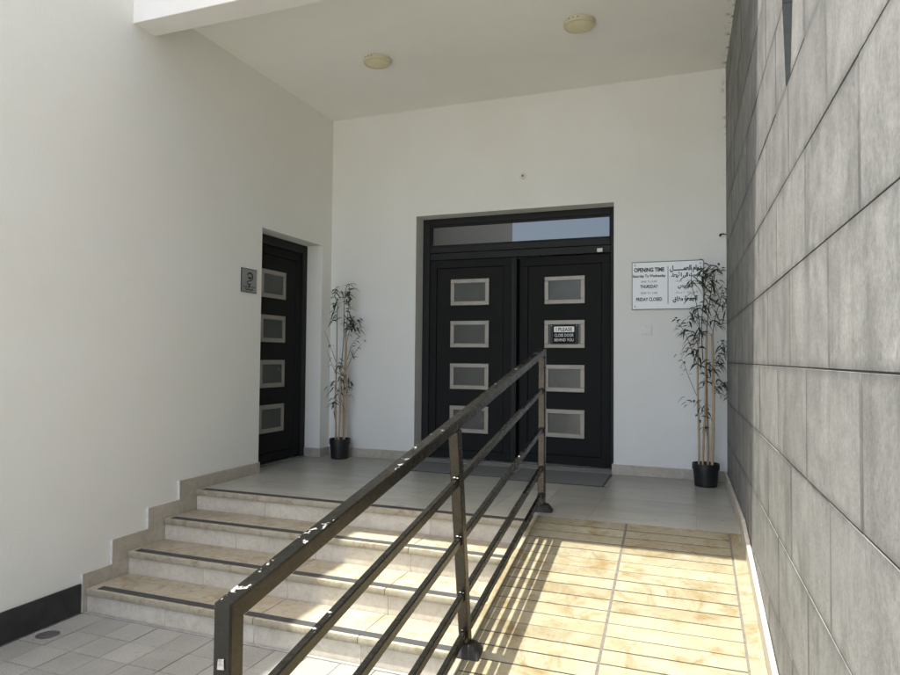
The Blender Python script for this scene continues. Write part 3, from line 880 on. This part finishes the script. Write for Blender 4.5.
for x, z in ((nx0 + .011, nz1 - .014), (nx1 - .010, nz1 - .014)):
    bm = BM(); bmesh.ops.create_icosphere(bm, subdivisions=2, radius=.006, matrix=Matrix.Translation((x, yn - .001, z)) @ Matrix.Diagonal((1, .5, 1, 1))); aj(bm); obj('screw', bm, M['steel'], dn, 60)

# pharmacy plate on the side wall
ps = thing('pharmacy_plate', 'small grey plate with a snake and bowl emblem beside the side door', 'sign', (0, -1.39, 1.71))
py0, py1, pz0, pz1 = -1.496, -1.286, 1.611, 1.812
def side_xz(bm_, x): # a sheet drawn in XZ at y = d becomes a sheet in YZ at x = -d
    for v in bm_.verts: v.co = (x - v.co.y, v.co.x, v.co.z)
bm = BM(); box(bm, .0003, .006, py0, py1, pz0, pz1, .0012); obj('panel', bm, M['steel'], ps)
bm = BM()
for a, b_, c_, e_ in ((py0 - .004, py0 - .0002, pz0 - .004, pz1 + .004), (py0, py1, pz1 + .0002, pz1 + .004), (py0, py1, pz0 - .004, pz0 - .0002)): box(bm, .0003, .0075, a, b_, c_, e_)
obj('edge_trim', bm, M['ink'], ps)
bm = BM(); X_ = .0072
def ribbon(bm, pts, ws, x):
    vs = []
    for i, p in enumerate(pts):
        a = Vector(pts[max(i - 1, 0)]); c = Vector(pts[min(i + 1, len(pts) - 1)]); d = (c - a).normalized(); nn = Vector((-d.y, d.x))
        vs.append((bm.verts.new((x, p[0] + nn.x * ws[i], p[1] + nn.y * ws[i])), bm.verts.new((x, p[0] - nn.x * ws[i], p[1] - nn.y * ws[i]))))
    for a, c in zip(vs, vs[1:]): bm.faces.new((a[0], a[1], c[1], c[0]))
cy_, cz_ = -1.383, 1.748
pts = [(cy_ - .042, cz_ - .004), (cy_ - .02, cz_ + .006)]
pts = []
for a in range(170, -100, -18): pts.append((cy_ - .002 + .036 * math.cos(math.radians(a)), cz_ - .002 + .034 * math.sin(math.radians(a))))
pts += [(cy_ - .016, cz_ - .040), (cy_ - .034, cz_ - .047), (cy_ - .041, cz_ - .058), (cy_ - .030, cz_ - .069), (cy_ - .004, cz_ - .070), (cy_ + .012, cz_ - .064)]
ws = [.0045 + .0038 * math.sin(math.pi * min(1, i / (len(pts) - 7))) for i in range(len(pts))]
ribbon(bm, pts, ws, X_)
cup = [(cy_ - .037 + .004, cz_ - .004), (cy_ + .022, cz_ - .004), (cy_ + .014, cz_ - .018), (cy_ - .008, cz_ - .024), (cy_ - .026, cz_ - .017)]
bm.faces.new([bm.verts.new((X_ + .0004, a, b_)) for a, b_ in cup])
ribbon(bm, [(cy_ - .008, cz_ - .07), (cy_ - .008, cz_ - .09)], [.005, .011], X_ + .0004)
ribbon(bm, [(py0 + .02, pz0 + .046), (py1 - .02, pz0 + .046)], [.0022, .0022], X_)
obj('emblem', bm, M['ink'], ps)
bm = BM(); text_into(bm, arabic('صيدلية').replace('?', ''), (py0 + py1) / 2, pz0 + .018, .040, 0, 0, width=.11, bold=.001); side_xz(bm, X_); obj('lettering', bm, M['ink'], ps)

# blank wall plate, round wall cap, cable stub
t = thing('blank_wall_plate', 'blank white electrical plate on the back wall below the hours sign', 'wall plate', (3.266, 0, 1.315))
bm = BM(); box(bm, 3.216, 3.318, -.009, -.0003, 1.270, 1.361, .003, 2); obj('plate', bm, M['wall_back'], t, 40)
for zz in (1.283, 1.348):
    bm = BM(); bmesh.ops.create_cone(bm, cap_ends=True, segments=12, radius1=.004, radius2=.0035, depth=.002, matrix=Matrix.Translation((3.267, -.0098, zz)) @ Matrix.Rotation(math.pi / 2, 4, 'X')); obj('screw', bm, M['steel'], t)
t = thing('wall_cap', 'tiny round white wall cap high above the entrance door', 'wall cap', (2.118, 0, 2.82))
bm = BM(); bmesh.ops.create_cone(bm, cap_ends=True, segments=28, radius1=.034, radius2=.030, depth=.008, matrix=Matrix.Translation((2.118, -.0043, 2.82)) @ Matrix.Rotation(math.pi / 2, 4, 'X')); obj('disc', bm, M['white'], t, 40)
bm = BM(); bmesh.ops.create_cone(bm, cap_ends=True, segments=16, radius1=.009, radius2=.009, depth=.004, matrix=Matrix.Translation((2.118, -.0103, 2.82)) @ Matrix.Rotation(math.pi / 2, 4, 'X')); obj('plug', bm, M['ink'], t)
bm = BM(); tube(bm, [(3.935, -.02, 2.140), (3.912, -.03, 2.146), (3.893, -.04, 2.142), (3.884, -.05, 2.128)], [.006, .007, .009, .011], 8)
o = obj('cable_stub', bm, M['hook'], None, 60); o['label'] = 'black cable stub sticking out where back wall meets stone wall'; o['category'] = 'cable'

# ------------------------------------------------------------------ door mats
def mat_(x0, x1, y0, y1, label):
    t = thing('door_mat', label, 'door mat', ((x0 + x1) / 2, (y0 + y1) / 2, 0), 'mats before the entrance door')
    bm = BM(); box(bm, x0 + .012, x1 - .012, y0 + .012, y1 - .012, .001, .009, .002); obj('pile', bm, M['mat'], t)
    bm = BM()
    box(bm, x0, x1, y0, y0 + .012, .001, .0065, .002); box(bm, x0, x1, y1 - .012, y1, .001, .0065, .002)
    box(bm, x0, x0 + .012, y0 + .012, y1 - .012, .001, .0065, .002); box(bm, x1 - .012, x1, y0 + .012, y1 - .012, .001, .0065, .002)
    obj('rim', bm, M['matrim'], t)
mat_(1.06, 2.10, -.575, -.045, 'grey door mat in front of the closed left leaf')
mat_(2.135, 2.975, -.655, -.045, 'grey door mat in front of the right leaf with the notice')

# ------------------------------------------------------------------ potted bamboo
def leaf(bm, p, d, L, w, droop):
    p = Vector(p); d = Vector(d).normalized(); s = d.cross(Vector((0, 0, 1)))
    if s.length < .1: s = Vector((1, 0, 0))
    s.normalize(); tw = random.uniform(-.9, .9); s = (s * math.cos(tw) + d.cross(s) * math.sin(tw)).normalized()
    prev = None; n = 5
    for i in range(n + 1):
        t = i / n; c = p + d * (L * t) + Vector((0, 0, -droop * L * t * t))
        ww = w * math.sin(math.pi * min(1, .08 + .92 * t)) ** .8 * (1 if t < .98 else .1)
        a, b_ = bm.verts.new(c - s * ww / 2), bm.verts.new(c + s * ww / 2)
        if prev: bm.faces.new((prev[0], prev[1], b_, a))
        prev = (a, b_)

def cluster(bmL, bmT, p, n, L=(.07, .12), spread=1.0, up=.35, w=.0148, ang=None):
    for i in range(int(n * 2.5 + .5)):
        a = random.uniform(0, 2 * math.pi) if ang is None else random.gauss(ang, .7)
        p_ = Vector(p) + Vector((random.gauss(0, .022), random.gauss(0, .012), random.gauss(0, .035)))
        leaf(bmL, p_, (math.cos(a) * spread, math.sin(a) * spread * .7, random.uniform(up - .75, up + .55)), random.uniform(*L) * .9, random.uniform(w * .85, w * 1.3), random.uniform(.35, 1.25))

def bamboo(cx, cy, pot_r, pot_h, canes, stems, twigs, label, n_leaf, ymax):
    t = thing('potted_bamboo', label, 'potted plant', (cx, cy, 0), 'black pots of artificial bamboo by the entrance')
    bm = BM(); lathe(bm, cx, cy, [(pot_r * .80, .001), (pot_r * .82, .004), (pot_r * .93, pot_h * .74), (pot_r, pot_h * .74), (pot_r, pot_h), (pot_r * .93, pot_h), (pot_r * .9, pot_h * .86)], 44); pot = obj('pot', bm, M['pot'], t, 30)
    bm = BM(); lathe(bm, cx, cy, [(pot_r * .88, pot_h * .84), (pot_r * .88, pot_h * .88)], 24); obj('soil', bm, M['soil'], pot)
    for (dx, dy, lx, ly_, h, r) in canes:
        bm = BM(); pts = []; rr = []
        nn = int(h / .03)
        for i in range(nn + 1):
            z = pot_h * .85 + (h - pot_h * .85) * i / nn; f = i / nn
            pts.append((cx + dx + lx * f + .006 * math.sin(5 * f + dx * 90), cy + dy + ly_ * f, z))
            rr.append(r * (1.0 - .25 * f) * (1.22 if i % 6 == 0 else 1.0))
        tube(bm, pts, rr, 10); obj('cane', bm, M['cane'], t, 60)
    bmT = BM(); bmL = BM()
    for path, r, dens in stems + twigs:
        pts = [Vector((cx + a, min(cy + b_, ymax), c_)) for a, b_, c_ in path]
        # smooth
        sm = []
        for i in range(len(pts) - 1):
            for s_ in range(4):
                f = s_ / 4; p0 = pts[max(i - 1, 0)]; p1 = pts[i]; p2 = pts[i + 1]; p3 = pts[min(i + 2, len(pts) - 1)]
                sm.append(.5 * ((2 * p1) + (p2 - p0) * f + (2 * p0 - 5 * p1 + 4 * p2 - p3) * f * f + (3 * p1 - p0 - 3 * p2 + p3) * f ** 3))
        sm.append(pts[-1])
        tube(bmT, sm, [r * (1 - .55 * i / len(sm)) for i in range(len(sm))], 6)
        for (f, nl, L0, L1, ang) in dens:
            p = sm[min(len(sm) - 1, int(f * (len(sm) - 1)))]
            cluster(bmL, bmT, p, nl, (L0, L1), ang=ang)
    for v in bmL.verts:
        if v.co.y > ymax + .05: v.co.y = ymax + .05 - (v.co.y - ymax - .05) * .2
        lim = wx(v.co.y) - .012
        if v.co.x > lim: v.co.x = lim - (v.co.x - lim) * .15
        if v.co.x < .02: v.co.x = .02 + (.02 - v.co.x) * .2
    obj('stem', bmT, M['twig'], t, 60)
    obj('foliage', bmL, M['leaf'], t)

N_ = None; PI_ = math.pi
bamboo(.232, -.17, .109, .205,
       [(-.055, .0, .006, .0, 1.02, .0095), (.000, -.03, .02, .01, .98, .011), (.035, .02, .0, .0, 1.30, .0115), (.062, -.01, .012, .0, 1.22, .0085)],
       [([(-.049, 0, 1.0), (-.052, 0, 1.25), (-.06, .01, 1.5), (-.055, .01, 1.60), (-.085, 0, 1.69), (-.05, 0, 1.735), (-.02, 0, 1.70)], .0042, [(.35, 5, .06, .11, PI_), (.5, 4, .06, .10, PI_), (.62, 3, .06, .1, N_), (.75, 3, .05, .09, PI_), (.9, 2, .05, .09, N_)]),
        ([(.02, -.02, .97), (.03, 0, 1.25), (.03, 0, 1.5), (.035, 0, 1.68), (.06, 0, 1.79), (.09, 0, 1.76), (.10, -.01, 1.70)], .0042, [(.3, 4, .06, .10, N_), (.52, 6, .06, .11, N_), (.75, 3, .05, .09, 0), (.95, 3, .05, .08, N_)]),
        ([(.035, .02, 1.3), (.06, .02, 1.45), (.075, .01, 1.6), (.085, 0, 1.66)], .0038, [(.3, 6, .06, .11, 0), (.55, 6, .06, .10, 0), (.98, 6, .05, .085, N_)]),
        ([(.07, 0, 1.22), (.11, 0, 1.36), (.16, -.01, 1.40), (.20, -.01, 1.36)], .003, [(.35, 8, .05, .10, N_), (.6, 9, .05, .10, N_), (.9, 8, .05, .09, N_)])],
       [([(-.05, 0, .86), (-.12, .0, 1.0), (-.165, 0, 1.12)], .0028, [(.5, 1, .04, .06, PI_)]),
        ([(-.05, 0, .98), (-.14, .0, 1.18), (-.20, 0, 1.32)], .0028, [(.45, 1, .04, .06, PI_)]),
        ([(.075, 0, .93), (.14, .0, 1.06), (.235, 0, 1.18)], .0028, [(.5, 2, .04, .07, 0), (.95, 1, .03, .05, 0)]),
        ([(.075, 0, 1.02), (.13, .0, 1.18), (.23, 0, 1.27)], .0028, [(.55, 2, .04, .06, 0)]),
        ([(.0, -.02, .60), (-.02, -.03, .70), (-.07, -.03, .76), (-.12, -.03, .70)], .0024, [(.5, 3, .05, .09, PI_), (.9, 2, .05, .08, PI_)]),
        ([(-.055, 0, .45), (-.07, -.01, .55), (-.075, 0, .58)], .0024, [(.6, 4, .06, .10, N_), (1.0, 3, .05, .08, N_)]),
        ([(.04, 0, .5), (.0, -.01, .66), (-.03, 0, .72)], .0024, [(.7, 4, .05, .09, N_)]),
        ([(.06, 0, .62), (.09, 0, .74), (.07, 0, .84)], .0024, [(.4, 4, .05, .08, 0), (.9, 4, .05, .08, N_)]),
        ([(.0, 0, .84), (.01, -.01, .9), (.02, 0, .98)], .0024, [(.2, 7, .05, .09, N_), (.9, 5, .05, .09, N_)])],
       'potted bamboo in the corner by the side door', 60, -.03)
bamboo(3.762, -.26, .108, .190,
       [(-.058, .0, .004, .0, 1.22, .0100), (-.018, -.03, .018, .01, 1.06, .0095), (.012, .02, .0, .0, 1.30, .0105), (.056, -.01, .0, .0, 1.27, .0120)],
       [([(-.05, 0, 1.2), (-.05, 0, 1.38), (-.075, 0, 1.55), (-.11, .0, 1.70), (-.105, 0, 1.83)], .004, [(.15, 7, .06, .11, N_), (.35, 6, .06, .10, N_), (.6, 3, .05, .09, PI_), (.8, 3, .05, .10, N_)]),
        ([(-.02, 0, 1.05), (-.03, 0, 1.35), (-.01, 0, 1.55), (.0, 0, 1.72), (.01, 0, 1.80), (-.02, 0, 1.79)], .004, [(.35, 7, .06, .10, N_), (.6, 5, .06, .11, 0), (.85, 4, .06, .10, PI_), (1, 4, .06, .1, N_)]),
        ([(.01, 0, 1.3), (.03, 0, 1.5), (.05, 0, 1.65), (.06, 0, 1.76), (.08, 0, 1.81), (.11, 0, 1.78)], .0042, [(.25, 8, .06, .11, 0), (.45, 7, .06, .11, N_), (.7, 5, .06, .10, PI_), (.85, 6, .05, .10, PI_), (1.0, 4, .05, .08, 0)]),
        ([(.056, 0, 1.26), (.08, 0, 1.42), (.12, 0, 1.55), (.135, .0, 1.66)], .0036, [(.3, 7, .06, .12, 0), (.6, 7, .06, .11, N_), (.9, 7, .06, .10, N_)])],
       [([(-.055, 0, .98), (-.13, .0, 1.2), (-.19, 0, 1.33), (-.225, 0, 1.375)], .003, [(.3, 2, .04, .08, PI_), (.6, 3, .04, .07, PI_), (.8, 2, .03, .06, PI_), (1, 2, .03, .05, PI_)]),
        ([(-.055, 0, 1.16), (-.10, -.02, 1.27), (-.16, -.02, 1.30)], .0026, [(.6, 3, .08, .14, PI_), (1, 3, .05, .09, PI_)]),
        ([(-.055, 0, .72), (-.13, .0, .9), (-.17, 0, 1.02), (-.19, 0, 1.05)], .0026, [(.5, 2, .03, .05, PI_), (.9, 2, .03, .05, PI_)]),
        ([(.06, 0, .75), (.13, .0, .86), (.15, -.02, .80)], .0026, [(.3, 5, .05, .09, 0), (.7, 6, .06, .1, 0), (1, 4, .05, .08, N_)]),
        ([(.06, 0, .95), (.12, .0, 1.1), (.14, -.02, 1.18)], .0026, [(.3, 7, .06, .1, 0), (.7, 8, .06, .11, 0), (1, 6, .05, .09, N_)]),
        ([(-.018, 0, .62), (-.07, -.03, .70), (-.13, -.04, .69)], .0024, [(.4, 2, .05, .09, PI_), (.9, 2, .06, .09, PI_)]),
        ([(.012, 0, .42), (-.01, -.03, .56), (-.03, -.03, .62)], .0024, [(.3, 2, .05, .08, PI_), (.9, 3, .05, .1, N_)]),
        ([(.056, 0, .5), (.04, -.03, .58), (.02, -.03, .60)], .0022, [(.8, 2, .05, .08, N_)]),
        ([(.012, -.01, .85), (.02, -.03, .95), (.04, -.03, 1.02)], .0024, [(.2, 6, .05, .09, N_), (.8, 8, .05, .1, N_)]),
        ([(-.055, -.01, 1.0), (-.06, -.03, 1.08), (-.07, -.03, 1.14)], .0024, [(.3, 4, .05, .09, N_), (.9, 6, .06, .1, N_)]),
        ([(-.055, 0, 1.35), (-.09, 0, 1.45), (-.115, 0, 1.42)], .0024, [(.6, 3, .04, .07, N_), (1, 4, .04, .07, N_)]),
        ([(.02, 0, 1.62), (-.05, -.01, 1.70), (-.10, -.02, 1.72)], .0022, [(.9, 2, .09, .13, 0)])],
       'taller leafier potted bamboo under the hours sign by the stone wall', 60, -.03)

# ------------------------------------------------------------------ light and camera
w = bpy.data.worlds.new('World'); SC.world = w; w.use_nodes = True
nt = w.node_tree; bg = nt.nodes['Background']
sky = nt.nodes.new('ShaderNodeTexSky'); sky.sky_type = 'NISHITA'; sky.sun_disc = False
dirv = Vector((0.190, 0.165, -1.0))
el = math.atan2(1.0, math.hypot(dirv.x, dirv.y))
sky.sun_elevation = el; sky.sun_rotation = math.atan2(-dirv.x, -dirv.y)
sky.air_density = 1.0; sky.dust_density = 4.0; sky.ozone_density = 0.8
nt.links.new(sky.outputs[0], bg.inputs[0]); bg.inputs[1].default_value = 0.15
L = bpy.data.lights.new('sun', 'SUN'); L.energy = 2.4; L.angle = math.radians(0.45); L.color = (1.0, 0.985, 0.90)
lo = link(bpy.data.objects.new('sun', L)); lo.rotation_euler = dirv.to_track_quat('-Z', 'Y').to_euler(); lo.location = (-2, -2, 9)

cam = bpy.data.cameras.new('camera'); co = link(bpy.data.objects.new('camera', cam)); SC.camera = co
cam.sensor_width = 36; cam.lens = 657.693 / 900 * 36; cam.clip_start = 0.02; cam.clip_end = 2000
yaw, pitch, roll = 0.3584, 0.0307, 0.009
c_, s_ = math.cos, math.sin
fw = Vector((-s_(yaw) * c_(pitch), c_(yaw) * c_(pitch), s_(pitch))); rt = Vector((c_(yaw), s_(yaw), 0)); up = rt.cross(fw)
r2 = c_(roll) * rt + s_(roll) * up; u2 = -s_(roll) * rt + c_(roll) * up
m4 = Matrix((r2, u2, -fw)).transposed().to_4x4(); m4.translation = (3.69, -6.1769, 1.05)
co.matrix_world = m4

vs = SC.view_settings
vs.view_transform = 'Standard'; vs.look = 'None'; vs.gamma = 1; vs.exposure = 2.0; vs.use_curve_mapping = False
